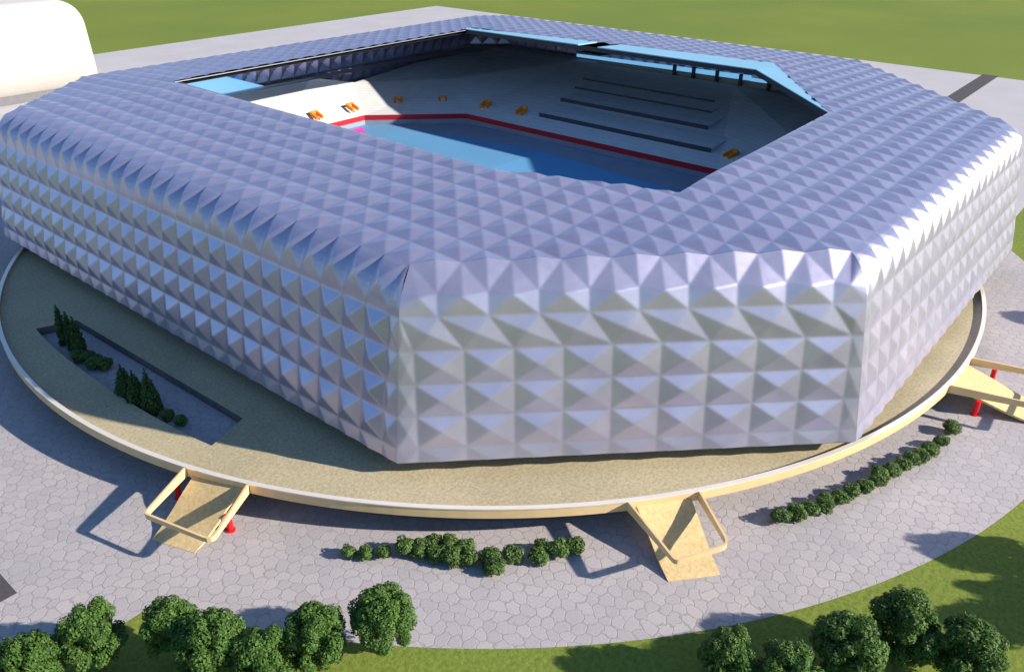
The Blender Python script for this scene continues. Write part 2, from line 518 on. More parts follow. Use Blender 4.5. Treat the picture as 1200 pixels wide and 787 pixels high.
# ---- roof
def build_roof():
    mb = MB()
    OUT = edges_of(offset_poly(BASE, DR))
    def put(tri):
        cur = tri
        for a, b, c in OUT:
            cur = clip_half(cur, a, b, c)
            if not cur: return
        for piece in subtract_convex(cur, OPEN_E):
            for p2 in subtract_convex(piece, STRIP_E): mb.poly(p2)
    for i in range(-1, 42):
        for j in range(-11, 34):
            x0, y0 = 65.5 + CELL * i, 71.4 + CELL * j
            x1, y1 = x0 + CELL, y0 + CELL
            if inner_dist((x0 + x1) / 2, (y0 + y1) / 2) < 2: continue
            c = [(x0, y0), (x1, y0), (x1, y1), (x0, y1)]
            v = [(x, y, roof_z(x, y)) for x, y in c]
            xm, ym = (x0 + x1) / 2, (y0 + y1) / 2
            ap = (xm, ym, sum(q[2] for q in v) / 4 + 0.46)
            for k in range(4): put([v[k], v[(k + 1) % 4], ap])
    mb.build('roof_cladding', M['metal'], stadium, weld=0.002)
build_roof()

def ring_fill(outer, inner, name, mat, parent):
    """flat-ish ring between two loops of 3-D points"""
    bm = bmesh.new()
    for loop in (outer, inner):
        vs = [bm.verts.new(p) for p in loop]
        for a in range(len(vs)): bm.edges.new((vs[a], vs[(a + 1) % len(vs)]))
    bmesh.ops.triangle_fill(bm, edges=bm.edges[:], use_beauty=True)
    me = bpy.data.meshes.new(name); bm.to_mesh(me); bm.free()
    me.materials.append(mat)
    o = bpy.data.objects.new(name, me); COL.objects.link(o)
    if parent is not None:
        o.parent = parent; o.matrix_parent_inverse = parent_inv(parent)
    return o

ZO = 35.0
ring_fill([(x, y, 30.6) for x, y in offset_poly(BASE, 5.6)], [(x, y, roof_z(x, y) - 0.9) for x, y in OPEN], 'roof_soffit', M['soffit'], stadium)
# upright fascia round the opening
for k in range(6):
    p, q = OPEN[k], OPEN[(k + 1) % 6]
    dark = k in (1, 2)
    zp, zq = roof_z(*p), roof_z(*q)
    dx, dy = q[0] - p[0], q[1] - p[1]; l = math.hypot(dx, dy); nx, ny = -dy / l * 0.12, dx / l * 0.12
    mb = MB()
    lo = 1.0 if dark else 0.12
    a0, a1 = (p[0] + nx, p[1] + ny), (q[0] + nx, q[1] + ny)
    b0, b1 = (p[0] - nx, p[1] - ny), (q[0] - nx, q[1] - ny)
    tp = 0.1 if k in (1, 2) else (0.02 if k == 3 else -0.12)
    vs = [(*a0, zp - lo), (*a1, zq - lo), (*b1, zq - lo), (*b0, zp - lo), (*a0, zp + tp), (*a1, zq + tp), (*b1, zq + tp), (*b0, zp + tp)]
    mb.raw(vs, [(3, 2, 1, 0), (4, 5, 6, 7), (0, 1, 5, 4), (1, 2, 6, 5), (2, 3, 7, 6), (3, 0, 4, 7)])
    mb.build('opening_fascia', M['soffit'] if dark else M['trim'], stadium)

# pale blue strip inside the pyramids, in two pieces with a notch between
def strip_piece(pts, th=0.35):
    mb = MB()
    top = [(x, y, roof_z(x, y) + 0.30) for x, y in pts]
    bot = [(x, y, z - th) for x, y, z in top]
    k = len(pts)
    mb.raw(bot + top, [tuple(range(k, 2 * k)), tuple(reversed(range(k)))] + [(i, (i + 1) % k, k + (i + 1) % k, k + i) for i in range(k)])
    mb.build('roof_edge_strip', M['skyblue'], stadium)
def lerp(p, q, t): return (p[0] + (q[0] - p[0]) * t, p[1] + (q[1] - p[1]) * t)
def at_y(p, q, y): return lerp(p, q, (y - p[1]) / (q[1] - p[1]))
o2, o3 = OPEN[2], OPEN[3]; s1, s2 = STRIP[1], STRIP[2]
strip_piece([OPEN[1], s1, at_y(s1, s2, 132.0), at_y(o2, o3, 134.5), o2])
strip_piece([at_y(o2, o3, 141.0), at_y(s1, s2, 139.6), s2, o3])
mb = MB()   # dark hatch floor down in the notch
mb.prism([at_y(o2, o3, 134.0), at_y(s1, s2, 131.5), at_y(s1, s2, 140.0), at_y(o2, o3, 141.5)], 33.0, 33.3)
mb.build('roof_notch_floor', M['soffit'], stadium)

# ---- floor under the cladding, ground floor wall, short columns
mb = MB(); mb.prism(offset_poly(BASE, 0.15), 6.75, 6.98); mb.build('underside_slab', M['concourse'], stadium)
mb = MB(); mb.prism(offset_poly(BASE, 6.5), 0.05, 6.74); mb.build('ground_floor_wall', M['glass'], stadium)
P7, P0 = Vector(BASE[7]), Vector(BASE[0])
Dv = (P0 - P7).normalized(); Nin = Vector((-Dv.y, Dv.x))
for k in range(9):
    c = P7 + Dv * (5.8 + 6.43 * k) + Nin * 3.2
    if (c - Vector((140, 121.5))).length > 101.5: continue
    mb = MB(); mb.tube((c.x, c.y, 4.61), (c.x, c.y, 6.76), 0.32, 10); mb.build('support_column', M['trim'], stadium)

# ------------------------------------------------------------------ bowl
ZT = 12.0
BI = [(132, 68), (166, 68), (188, 90), (188, 175.5), (166, 197.2), (132, 197.2), (110, 175.5), (110, 90)]   # balustrade line, CCW
stand_polys = {
 'back':  [(188, 90, 12), (238, 112, 22), (238, 170, 22), (188, 175.5, 12)],
 'end':   [(166, 197.2, 12), (176, 213, 18.2), (160, 213.5, 22), (108, 213.5, 22.4), (132, 197.2, 12)],
 'right corner': [(166, 68, 12), (196, 38, 22), (232, 72, 22), (238, 112, 22), (188, 90, 12)],
 'near corner': [(188, 175.5, 12), (238, 170, 22), (238, 206, 22), (205, 213.5, 20.5), (176, 213, 18.2), (166, 197.2, 12)],
 'right end': [(132, 68, 12), (106, 33, 22), (190, 33, 22), (196, 38, 22), (166, 68, 12)],
 'front': [(110, 175.5, 12), (68, 186, 22), (68, 76, 22), (110, 90, 12)],
 'front corner': [(110, 90, 12), (68, 76, 22), (106, 33, 22), (132, 68, 12)],
 'left corner': [(132, 197.2, 12), (108, 213.5, 22.4), (92, 213.0, 22.2), (68, 186, 22), (110, 175.5, 12)],
}
def slab_poly(pts, th):
    mb = MB()
    # fan from the centre keeps non-planar outlines tidy
    c = tuple(sum(p[k] for p in pts) / len(pts) for k in range(3))
    n = len(pts)
    for i in range(n):
        p, q = pts[i], pts[(i + 1) % n]
        mb.poly([p, q, c])
        lo = lambda r: (r[0], r[1], r[2] - th)
        mb.poly([lo(q), lo(p), lo(c)])
        mb.poly([lo(p), lo(q), q, p])
    return mb
for nm, pts in stand_polys.items():
    slab_poly(pts, 0.8).build('seating_stand', M['stand'], stadium)
# balustrade / red board ring
mb = MB()
for k in range(8):
    p, q = BI[k], BI[(k + 1) % 8]
    d = Vector((q[0] - p[0], q[1] - p[1])).normalized(); n = Vector((-d.y, d.x)) * 0.15
    a = [(p[0] + n.x, p[1] + n.y), (q[0] + n.x, q[1] + n.y), (q[0] - n.x, q[1] - n.y), (p[0] - n.x, p[1] - n.y)]
    mb.prism(list(reversed(a)), 10.75, 12.2)
mb.build('red_balustrade', M['red'], stadium)
mb = MB()
for k in range(8):
    p, q = BI[k], BI[(k + 1) % 8]
    d = Vector((q[0] - p[0], q[1] - p[1])).normalized(); n = Vector((-d.y, d.x)) * 0.10
    a = [(p[0] + n.x, p[1] + n.y), (q[0] + n.x, q[1] + n.y), (q[0] - n.x, q[1] - n.y), (p[0] - n.x, p[1] - n.y)]
    mb.prism(list(reversed(a)), 9.31, 10.74)
mb.build('pitch_wall', M['greyblue'], stadium)

# dark stepped tiers on the back stand
def back_pt(y, z): return (188 + (z - 12) * 5.0, y, z)
def tier(ya, yb, z, rise, run):
    xa = 188 + (z - 12) * 5.0
    mb = MB()
    n = 6
    for (p, q) in ((ya, yb),):
        A = (xa, p, z - 0.3); B = (xa, q, z - 0.3); A2 = (xa, p, z + rise); B2 = (xa, q, z + rise)
        C = (xa + run, p, z + run / 5.0 + 0.02); D = (xa + run, q, z + run / 5.0 + 0.02)
        A3 = (xa + 1.5, p, z + rise); B3 = (xa + 1.5, q, z + rise)
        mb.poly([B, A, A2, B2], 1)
        mb.poly([B2, A2, A3, B3], 0); mb.poly([B3, A3, C, D], 0)
        mb.poly([A, C, A3, A2], 0); mb.poly([D, B, B2, B3], 0)
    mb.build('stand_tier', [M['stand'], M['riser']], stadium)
tier(96, 153.0, 13.55, 1.25, 10)
tier(103.5, 154.0, 15.9, 1.15, 9)
tier(108, 156.0, 17.9, 0.55, 6)
tier(111, 158.0, 19.3, 0.45, 5)

# concourse slab behind the stands up to the cladding
ring_fill([(x, y, 21.7) for x, y in offset_poly(BASE, 2.6)],
          [(106, 34, 21.7), (190, 34, 21.7), (196, 39, 21.7), (231, 73, 21.7), (237, 112, 21.7), (237, 205, 21.7), (205, 212, 21.7), (92, 212, 21.7), (69, 185, 21.7), (69, 77, 21.7)],
          'concourse_floor', M['concourse'], stadium)

# blue strips with added glow over the back stand, ledge and posts
XW = 240.2
def wall_strip(name, y0, y1, z00, z01, z10, z11, mat, x=XW, th=0.3):
    mb = MB()
    vs = [(x, y0, z00), (x, y1, z10), (x, y1, z11), (x, y0, z01)]
    vs2 = [(a + th, b, c) for a, b, c in vs]
    mb.raw(vs + vs2, [(0, 1, 2, 3)[::-1], (4, 5, 6, 7), (0, 1, 5, 4), (1, 2, 6, 5), (2, 3, 7, 6), (3, 0, 4, 7)])
    return mb.build(name, mat, stadium)
wall_strip('blue_glow_strip', 172.0, 108.0, 22.6, 23.5, 23.4, 24.9, M['blue_glow'])
wall_strip('blue_glow_strip', 108.0, 101.0, 23.3, 24.3, 23.4, 24.2, M['blue_glow'])
wall_strip('ribbon_ledge', 163.0, 99.0, 20.9, 22.4, 22.2, 23.3, M['beige'], x=XW - 0.8)
wall_strip('blue_glow_strip', 150.0, 136.0, 18.9 + 1.3, 19.6 + 1.3, 18.0 + 1.6, 20.2 + 0.9, M['blue_glow'], x=XW - 1.4)
wall_strip('blue_glow_strip', 132.5, 126.8, 20.1, 20.9, 20.0, 20.8, M['blue_glow'], x=XW - 1.4)
wall_strip('blue_glow_strip', 125.0, 119.5, 20.0, 20.7, 19.9, 20.6, M['blue_glow'], x=XW - 1.4)
for y in (133.0, 126.3, 118.3, 110.5, 101.5):
    mb = MB(); mb.beam((XW - 1.5, y, 19.5), (XW - 1.5, y, 25.2), 1.1, 0.8); mb.build('gallery_post', M['riser'], stadium)
mb = MB(); mb.beam((XW - 2.0, 155.5, 20.4), (XW - 2.0, 152.0, 20.4), 0.8, 2.0); mb.build('stair_housing', M['beige'], stadium)

# pale blue end panel at the left tip, brightened by added glow; lime strip above
mb = MB()
pp = [(111, 22.3), (142.8, 22.3), (127.0, 28.2), (111, 27.4)]
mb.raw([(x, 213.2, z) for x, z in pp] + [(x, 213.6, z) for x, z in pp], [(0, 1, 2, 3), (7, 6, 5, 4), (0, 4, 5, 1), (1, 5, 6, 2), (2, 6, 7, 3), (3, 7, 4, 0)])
mb.build('blue_end_panel', M['blue_glow'], stadium)
mb = MB()
pp = [(111, 27.5), (126.9, 28.3), (122.0, 29.6), (111, 29.0)]
mb.raw([(x, 213.25, z) for x, z in pp] + [(x, 213.6, z) for x, z in pp], [(0, 1, 2, 3), (7, 6, 5, 4), (0, 4, 5, 1), (1, 5, 6, 2), (2, 6, 7, 3), (3, 7, 4, 0)])
mb.build('lime_end_strip', M['leafgreen'], stadium)

# orange stair gates let into the stands: posts, lintel and sloping cheeks
def gate(x, y, z, ang):
    mb = MB()
    c, s = math.cos(ang), math.sin(ang)          # direction up the stand
    def P(u, v, w): u *= 0.8; v *= 0.8; return (x + c * u - s * v, y + s * u + c * v, z + w * 0.85)
    for v in (-1.25, 1.25):
        mb.beam(P(-1.6, v, 0.2), P(1.8, v, 1.3), 0.6, 1.0)
    mb.beam(P(1.9, -1.6, 1.7), P(1.9, 1.6, 1.7), 0.5, 0.7)
    return mb.build('stair_gate', M['orange'], stadium)
gate(150.4, 199.8, 13.9, R(90)); gate(163.8, 199.6, 13.9, R(90))
gate(179.3, 196.2, 13.6, R(52)); gate(190.2, 187.4, 13.4, R(45))
gate(194.8, 173.5, 13.4, R(10)); gate(195.2, 159.5, 13.6, R(0)); gate(195.4, 90.6, 13.6, R(-30))

# pitch
bi = [(x, y) for x, y in BI]
def pitch_part(name, pts, mat, label, z=9.3):
    mb = MB(); mb.prism(pts, z - 0.25, z); o = mb.build(name, mat)
    return tag(o, kind='structure')
ysplit = 139.0
bottom = [(132, 68.2), (166, 68.2), (187.8, 90), (187.8, ysplit), (110.2, ysplit), (110.2, 90)]
top_ = [(110.2, ysplit + 0.01), (187.8, ysplit + 0.01), (187.8, 175.5), (166, 197.0), (132, 197.0), (110.2, 175.5)]
pitch_part('pitch', bottom, M['pitch_b'], '')
mb = MB(); mb.prism([(172.5, 68.8 + 6), (187.5, 90.2), (187.5, 175.3), (166.2, 196.5), (171.5, 196.0 - 6), (180.0, 141.0)], 9.30, 9.31)  # darker strip, shade along the pitch edge put into the colour
tag(mb.build('pitch_shade_strip', M['greyblue']), kind='structure')
pitch_part('pitch', top_, M['pitch_a'], '')
def mark(pts, mat):
    mb = MB(); mb.prism(pts, 9.3, 9.306); tag(mb.build('pitch_marking', mat), kind='structure')
mark([(152, 187), (157.5, 187), (164, 196), (158, 196)], M['magenta'])
mark([(151, 180), (156, 180), (158.5, 185), (151, 186)], M['pitline'])

# ------------------------------------------------------------------ podium
PC = (140.0, 121.5); RP = 103.7
ZD = 4.6
PF = 3.1          # floor of the sunken garden
podium = empty('podium', (PC[0], PC[1], 0), 'round raised sandy deck with cream and white parapet encircling the stadium', 'podium')
def circ(r, n=256, c=PC): return [(c[0] + r * math.cos(2 * math.pi * i / n), c[1] + r * math.sin(2 * math.pi * i / n)) for i in range(n)]
PIT = [(53.5, 96.8), (52.2, 146.9), (45.9, 149.1)]
arc = []
for k in range(1, 20):
    t = k / 20
    a0 = math.atan2(149.1 - PC[1], 45.9 - PC[0]); a1 = math.atan2(94.3 - PC[1], 46.6 - PC[0])
    if a1 < 0: a1 += 2 * math.pi
    if a0 < 0: a0 += 2 * math.pi
    a = a0 + (a1 - a0) * t
    r = 98.1 * (1 - t) + 97.3 * t - 2.2 * math.sin(math.pi * t)
    arc.append((PC[0] + r * math.cos(a), PC[1] + r * math.sin(a)))
PIT = [(x * 0.993, y * 0.993) for x, y in PIT + arc + [(46.6, 94.3)]]        # runs round the sunken garden
deck = ring_fill([(x, y, ZD) for x, y in circ(RP - 0.6)], [(x, y, ZD) for x, y in PIT], 'deck', M['deck'], podium)
mb = MB()
n = len(PIT)
for i in range(n):
    p, q = PIT[i], PIT[(i + 1) % n]
    mb.poly([(*p, ZD), (*q, ZD), (*q, PF), (*p, PF)])
mb.build('pit_wall', M['pitwall'], podium)
mb = MB(); mb.poly([(*p, PF) for p in PIT]); mb.build('pit_floor', M['paving'], podium)
def band(r0, r1, z0, z1, name, mat, nseg=288):
    mb = MB()
    for i in range(nseg):
        a, b = 2 * math.pi * i / nseg, 2 * math.pi * (i + 1) / nseg
        f = lambda r, t, z: (PC[0] + r * math.cos(t), PC[1] + r * math.sin(t), z)
        mb.poly([f(r1, a, z0), f(r1, b, z0), f(r1, b, z1), f(r1, a, z1)])
        mb.poly([f(r0, b, z0), f(r0, a, z0), f(r0, a, z1), f(r0, b, z1)])
        mb.poly([f(r0, a, z1), f(r1, a, z1), f(r1, b, z1), f(r0, b, z1)])
        mb.poly([f(r1, a, z0), f(r0, a, z0), f(r0, b, z0), f(r1, b, z0)])
    return mb.build(name, mat, podium, weld=0.001)
band(RP - 0.55, RP, 3.7, 5.1, 'parapet', M['cream'])
band(RP - 0.62, RP + 0.08, 5.102, 5.28, 'parapet_cap', M['cap'])
band(RP - 4.2, RP - 3.8, 0.01, 3.69, 'base_wall', M['ringwall'])
band(RP - 4.3, RP - 0.56, 3.72, 3.95, 'deck_underside', M['ringwall'])

# ------------------------------------------------------------------ access ramps
def access_ramp(A, B, C, D, bl, br, label, cols):
    """A,B: where the handrail loop leaves the parapet; C,D its outer corners; bl,br: foot of the ramp"""
    A, B, C, D, bl, br = (Vector((*p, 0)) for p in (A, B, C, D, bl, br))
    mid = (A + B) / 2
    root = empty('access_ramp', (mid.x, mid.y, 0), label, 'ramp', 'ramps up to the round deck')
    # stepped flight
    tl, tr = A.lerp(B, 0.12), A.lerp(B, 0.89)
    out = ((bl + br) / 2 - mid).normalized()
    tl -= out * 0.2; tr -= out * 0.2
    mb = MB()
    g = lambda p, zz: (p.x, p.y, zz)
    prof_r = [(0.0, 4.30), (0.30, 3.0), (0.55, 1.70), (0.78, 0.72), (1.0, 0.05)]
    for (t0, z), (t1, zn) in zip(prof_r[:-1], prof_r[1:]):
        l0, r0, l1, r1 = tl.lerp(bl, t0), tr.lerp(br, t0), tl.lerp(bl, t1), tr.lerp(br, t1)
        k0, k1 = max(0.012, z - 0.35), max(0.012, zn - 0.35)
        n = 5
        for q in range(n):
            a, b = q / n, (q + 1) / n
            mb.poly([g(l0.lerp(r0, a), z), g(l0.lerp(r0, b), z), g(l1.lerp(r1, b), zn), g(l1.lerp(r1, a), zn)])
        mb.poly([g(l1, k1), g(r1, k1), g(r0, k0), g(l0, k0)])
        mb.poly([g(l0, z), g(l1, zn), g(l1, k1), g(l0, k0)])
        mb.poly([g(r1, zn), g(r0, z), g(r0, k0), g(r1, k1)])
    mb.poly([g(bl, 0.012), g(br, 0.012), g(br, 0.05), g(bl, 0.05)])
    mb.build('ramp_flight', M['ramp'], root)
    # handrail band: a level loop with softened outer corners
    path = [A - (C - A).normalized() * 0.3]
    def corner(p, q, s, r=1.3):
        a = q + (p - q).normalized() * r; c = q + (s - q).normalized() * r
        return [a.lerp(q, t).lerp(q.lerp(c, t), t) for t in (0, 0.25, 0.5, 0.75, 1)]
    path += corner(A, C, D, 0.5) + corner(C, D, B, 1.3) + [B - (D - B).normalized() * 0.3]
    mb = MB()
    th = 0.30
    sid = []
    for i, p in enumerate(path):
        d = (path[min(i + 1, len(path) - 1)] - path[max(i - 1, 0)]).normalized()
        s = Vector((-d.y, d.x, 0)) * th / 2
        sid.append((p + s, p - s))
    z1 = 5.20
    # the band is deepest at the parapet and shallower towards its outer bar
    m_ = (C + D) / 2
    reach = (mid - m_).length
    def zb(p): return 3.75 + 0.75 * min(1.0, max(0.0, (p - mid).dot((m_ - mid).normalized()) / reach))
    for (a, b), (c, d) in zip(sid[:-1], sid[1:]):
        g = lambda p, zz: (p.x, p.y, zz)
        za, zc = zb((a + b) / 2), zb((c + d) / 2)
        mb.poly([g(a, z1), g(c, z1), g(d, z1), g(b, z1)])
        mb.poly([g(b, za), g(d, zc), g(c, zc), g(a, za)])
        mb.poly([g(a, za), g(c, zc), g(c, z1), g(a, z1)])
        mb.poly([g(d, zc), g(b, za), g(b, z1), g(d, z1)])
    z0 = 3.75
    for a, b in (sid[0], sid[-1]):
        mb.poly([(a.x, a.y, z0), (b.x, b.y, z0), (b.x, b.y, z1), (a.x, a.y, z1)])
    mb.build('handrail', M['cream'], root, weld=0.001)
    for c in cols:
        mb = MB(); mb.tube((c[0], c[1], 0.01), (c[0], c[1], 2.6), 0.42, 16)
        mb.tube((c[0], c[1], 0.01), (c[0], c[1], 0.18), 0.62, 16)
        mb.build('red_column', M['redcol'], root)
    return root
access_ramp((41.0, 91.4), (43.9, 81.6), (32.5, 86.8), (35.2, 76.1), (32.8, 87.6), (35.1, 81.2),
            'cream ramp left of the long shrub row, beside the sunken garden', [(39.6, 92.4), (40.5, 81.4)])
access_ramp((73.8, 41.5), (81.8, 35.8), (68.6, 31.7), (75.2, 28.1), (69.8, 32.8), (75.0, 28.5),
            'cream ramp between the two shrub rows, dark hatching on its flight', [])
access_ramp((131.3, 17.9), (142.9, 17.6), (134.9, 2.5), (146.4, 3.0), (137.2, 4.6), (143.6, 4.8),
            'cream ramp at the right edge with red columns, cut by the frame', [(133.9, 13.9), (146.6, 14.4)])

# ------------------------------------------------------------------ grounds
def flat(name, pts, z, mat, kind='structure'):
    me = bpy.data.meshes.new(name)
    tri = tessellate_polygon([[Vector((*p, 0)) for p in pts]])
    me.from_pydata([(*p, z) for p in pts], [], [t if True else t for t in tri])
    bm = bmesh.new(); bm.from_mesh(me); bmesh.ops.recalc_face_normals(bm, faces=bm.faces)
    if bm.faces and sum(f.normal.z for f in bm.faces) < 0: bmesh.ops.reverse_faces(bm, faces=bm.faces)
    bm.to_mesh(me); bm.free()
    me.materials.append(mat)
    o = bpy.data.objects.new(name, me); COL.objects.link(o)
    return tag(o, kind=kind)
flat('lawn', [(-6000, -6000), (8000, -6000), (8000, 9000), (-6000, 9000)], -0.016, M['grass'])
flat('plaza', [(120, 30.0), (431, 30.0), (431, 428), (-60, 418), (-60, 235), (60, 180)], -0.008, M['plaza'])
flat('approach_path', [(40, 77.2), (40, 170), (-80, 170), (-80, 77.2)], -0.004, M['paving'])
flat('paving', circ(121.0, 300), 0.0, M['paving'])
flat('road', [(240, 75.2), (434, 77.8), (434, 84.3), (240, 81.7)], 0.004, M['asphalt'])
flat('road', [(17.7, 91.3), (17.7, 150), (-80, 150), (-80, 91.3)], 0.008, M['asphalt'])

# ------------------------------------------------------------------ white inflated hall
def white_hall():
    root = empty('white_hall', (105, 372, 0), 'smooth white hall with rounded edges standing behind the far left end of the stadium', 'hall')
    bm = bmesh.new()
    bmesh.ops.create_cube(bm, size=1.0)
    for v in bm.verts:
        v.co = Vector((v.co.x * 108 + 105, v.co.y * 60 + 376, (v.co.z + 0.5) * 30.7 + 3.0))
        if v.co.z > 10:
            v.co.x += -1.5 if v.co.x > 105 else 3
    ed = [e for e in bm.edges if max(v.co.z for v in e.verts) > 10]
    bmesh.ops.bevel(bm, geom=ed, offset=10, segments=10, profile=0.55, affect='EDGES', clamp_overlap=True)
    me = bpy.data.meshes.new('shell'); bm.to_mesh(me); bm.free()
    me.polygons.foreach_set('use_smooth', [True] * len(me.polygons))
    me.materials.append(M['white'])
    o = bpy.data.objects.new('shell', me); COL.objects.link(o); o.parent = root; o.matrix_parent_inverse = parent_inv(root)
    mb = MB(); mb.prism([(54, 345.6), (156, 345.6), (156, 405), (54, 405)], 0.0, 3.1); mb.build('plinth', M['ringwall'], root)
white_hall()

# ------------------------------------------------------------------ vegetation
def leaf_cloud(mb, blobs, count, size, rng, up=0.35, shell=0.55):
    """small leaf faces scattered through the outer volume of lumpy blobs"""
    wts = [b[3] ** 2 for b in blobs]; tot = sum(wts)
    for (bx, by, bz, br), w in zip(blobs, wts):
        for _ in range(max(6, int(count * w / tot))):
            z = rng.uniform(-0.8, 1); a = rng.uniform(0, 2 * math.pi); s = math.sqrt(max(0, 1 - z * z))
            dirv = Vector((s * math.cos(a), s * math.sin(a), z))
            r = br * (shell + (1.06 - shell) * rng.random() ** 0.5)
            c = Vector((bx, by, bz)) + dirv * r
            nrm = (dirv + Vector((rng.uniform(-.7, .7), rng.uniform(-.7, .7), rng.uniform(-.5, .7) + up))).normalized()
            t = nrm.orthogonal().normalized()
            t = (Matrix.Rotation(rng.uniform(0, 6.283), 3, nrm) @ t)
            b = nrm.cross(t)
            L = size * rng.uniform(0.7, 1.35); Wd = L * rng.uniform(0.45, 0.7)
            fold = nrm * (L * 0.12)
            mb.poly([c - t * L, c - b * Wd + fold, c + t * L, c + b * Wd + fold])

def crown_blobs(rng, R0, H, zc, n, br):
    bl = [(0, 0, zc, R0 * 0.62), (0, 0, zc + H * 0.16, R0 * 0.5)]
    for k in range(n):
        z = rng.uniform(-0.75, 1); a = k * 2.399 + rng.uniform(-.4, .4); s = math.sqrt(max(0.05, 1 - z * z))
        prof_ = 1.0 if z > -0.2 else 1.0 + 0.25 * (z + 0.2)
        f = rng.uniform(0.76, 0.86)
        bl.append((math.cos(a) * s * R0 * f * prof_, math.sin(a) * s * R0 * f * prof_, zc + z * H * 0.5 * f, br * rng.uniform(0.75, 1.3)))
    return bl

def tree_proto(seed, R0, H):
    rng = random.Random(seed)
    root = empty('broadleaf_tree', (0, 0, 0), 'x', 'tree')
    zc = H * 0.54
    mb = MB()
    mb.tube((0, 0, -0.05), (0.1, 0.05, H * 0.3), 0.34, 10, r2=0.24)
    for k in range(5):
        a = k * 1.26 + rng.uniform(-.3, .3)
        mb.tube((0.1, 0.05, H * 0.24 + 0.2 * k), (math.cos(a) * R0 * 0.5, math.sin(a) * R0 * 0.5, zc + rng.uniform(0, 1.2)), 0.15, 7, r2=0.05)
    mb.build('trunk', M['bark'], root)
    mb = MB()
    leaf_cloud(mb, crown_blobs(rng, R0, H * 0.92, zc, 46, R0 * 0.24), 15000, 0.17, rng)
    mb.build('crown', M['leaf'], root)
    return root

def copy_thing(o, loc, rz, s, label, group):
    c = o.copy(); COL.objects.link(c)
    c.location = loc; c.rotation_euler = (0, 0, rz); c.scale = s
    c['label'] = label
    if group: c['group'] = group
    for ch in o.children:
        d = ch.copy(); COL.objects.link(d); d.parent = c
        d.matrix_parent_inverse = Matrix.Identity(4)
    return c

def place_set(protos, items, group):
    """items: (x, y, z, scale_xy, scale_z, label); the first uses of each prototype move the prototype itself"""
    used = set()
    rng = random.Random(11)
    for k, (x, y, z, sx, sz, label) in enumerate(items):
        i = k % len(protos); p = protos[i]
        rz = rng.uniform(0, 6.28)
        if i not in used:
            used.add(i); pending.append((p, (x, y, z), rz, (sx, sx, sz), label, group))
        else:
            copy_thing(p, (x, y, z), rz, (sx, sx, sz), label, group)
pending = []
def flush():
    for p, loc, rz, s, label, group in pending:
        p.location = loc; p.rotation_euler = (0, 0, rz); p.scale = s
        p['label'] = label; p['group'] = group
    pending.clear()

tp = [tree_proto(s, 3.45, 8.8) for s in (3, 8, 21)]
G1 = 'round trees on the lawn'
trees = [
 (13.1, 74.9, 0, 0.95, 0.90, 'leftmost round green tree, half below the frame at bottom left'),
 (19.0, 73.2, 0, 0.95, 1.02, 'round green tree beside the gap of paving left of the lawn wedge'),
 (24.9, 67.4, 0, 0.90, 1.00, 'round green tree at the pointed tip of the lawn wedge'),
 (26.2, 62.2, 0, 1.05, 1.05, 'round green tree overlapping the tree at the lawn tip, on its right'),
 (29.0, 57.2, 0, 0.98, 0.92, 'low round green tree in the middle of the lower left cluster'),
 (34.2, 55.0, 0, 0.95, 1.00, 'round green tree second from the right in the lower left cluster'),
 (40.2, 51.2, 0, 1.00, 1.05, 'round green tree at the right end of the lower left cluster'),
 (60.4, 20.6, 0, 0.88, 0.92, 'leftmost round tree of the lower right cluster'),
 (62.6, 15.0, 0, 0.98, 0.88, 'low round tree of the lower right cluster, mostly below the frame'),
 (69.0, 11.3, 0, 1.08, 1.03, 'large round tree in the middle of the lower right cluster'),
 (75.6, 7.8, 0, 1.14, 1.08, 'tallest round tree of the lower right cluster, set behind the others'),
 (76.6, 1.6, 0, 1.06, 1.00, 'rightmost round tree of the lower right cluster'),
 (107.5, -9.0, 0, 1.1, 1.25, 'round tree outside the right edge that throws the shadow onto the paving rim'),
 (103.5, -16.5, 0, 1.15, 1.25, 'round tree outside the lower right edge shading the lawn, nearer tree'),
 (96.5, -14.5, 0, 1.1, 1.2, 'round tree outside the lower right edge shading the lawn beside the cluster'),
 (184.5, 2.0, 0, 1.0, 1.0, 'round tree outside the right edge that throws a thin shadow beside the far ramp'),
]
place_set(tp, trees, G1); flush()

# clipped round shrubs
def shrub_proto(seed):
    rng = random.Random(seed)
    root = empty('round_shrub', (0, 0, 0), 'x', 'shrub')
    mb = MB()
    for k in range(4):
        a = k * 1.57 + rng.random(); mb.tube((0, 0, -0.03), (math.cos(a) * 0.5, math.sin(a) * 0.5, 0.9), 0.06, 6, r2=0.03)
    mb.build('stems', M['bark'], root)
    mb = MB()
    bl = [(0, 0, 1.05, 0.85)] + [(math.cos(k * 2.4) * 0.62, math.sin(k * 2.4) * 0.66, 0.60 + rng.uniform(0, 0.95), rng.uniform(0.38, 0.58)) for k in range(9)]
    leaf_cloud(mb, bl, 1500, 0.15, rng)
    mb.build('foliage', M['bushleaf'], root)
    return root
sp = [shrub_proto(s) for s in (5, 6, 9)]
def ordw(k): return ['first', 'second', 'third', 'fourth', 'fifth', 'sixth', 'seventh', 'eighth', 'ninth', 'tenth', 'eleventh', 'twelfth', 'thirteenth', 'fourteenth', 'fifteenth', 'sixteenth', 'seventeenth', 'eighteenth', 'nineteenth'][k]
rowA = [(47.4, 65.8), (48.7, 64.1), (50.2, 62.5)]
rowB = [(52.4, 60.6), (53.6, 59.2), (55.2, 58.6), (54.1, 57.0), (56.4, 56.9), (55.0, 55.0), (57.3, 55.2), (56.2, 53.4), (58.0, 51.4), (57.2, 50.2), (60.2, 49.6), (62.2, 47.0), (63.4, 47.6), (64.6, 45.8), (66.6, 44.6)]
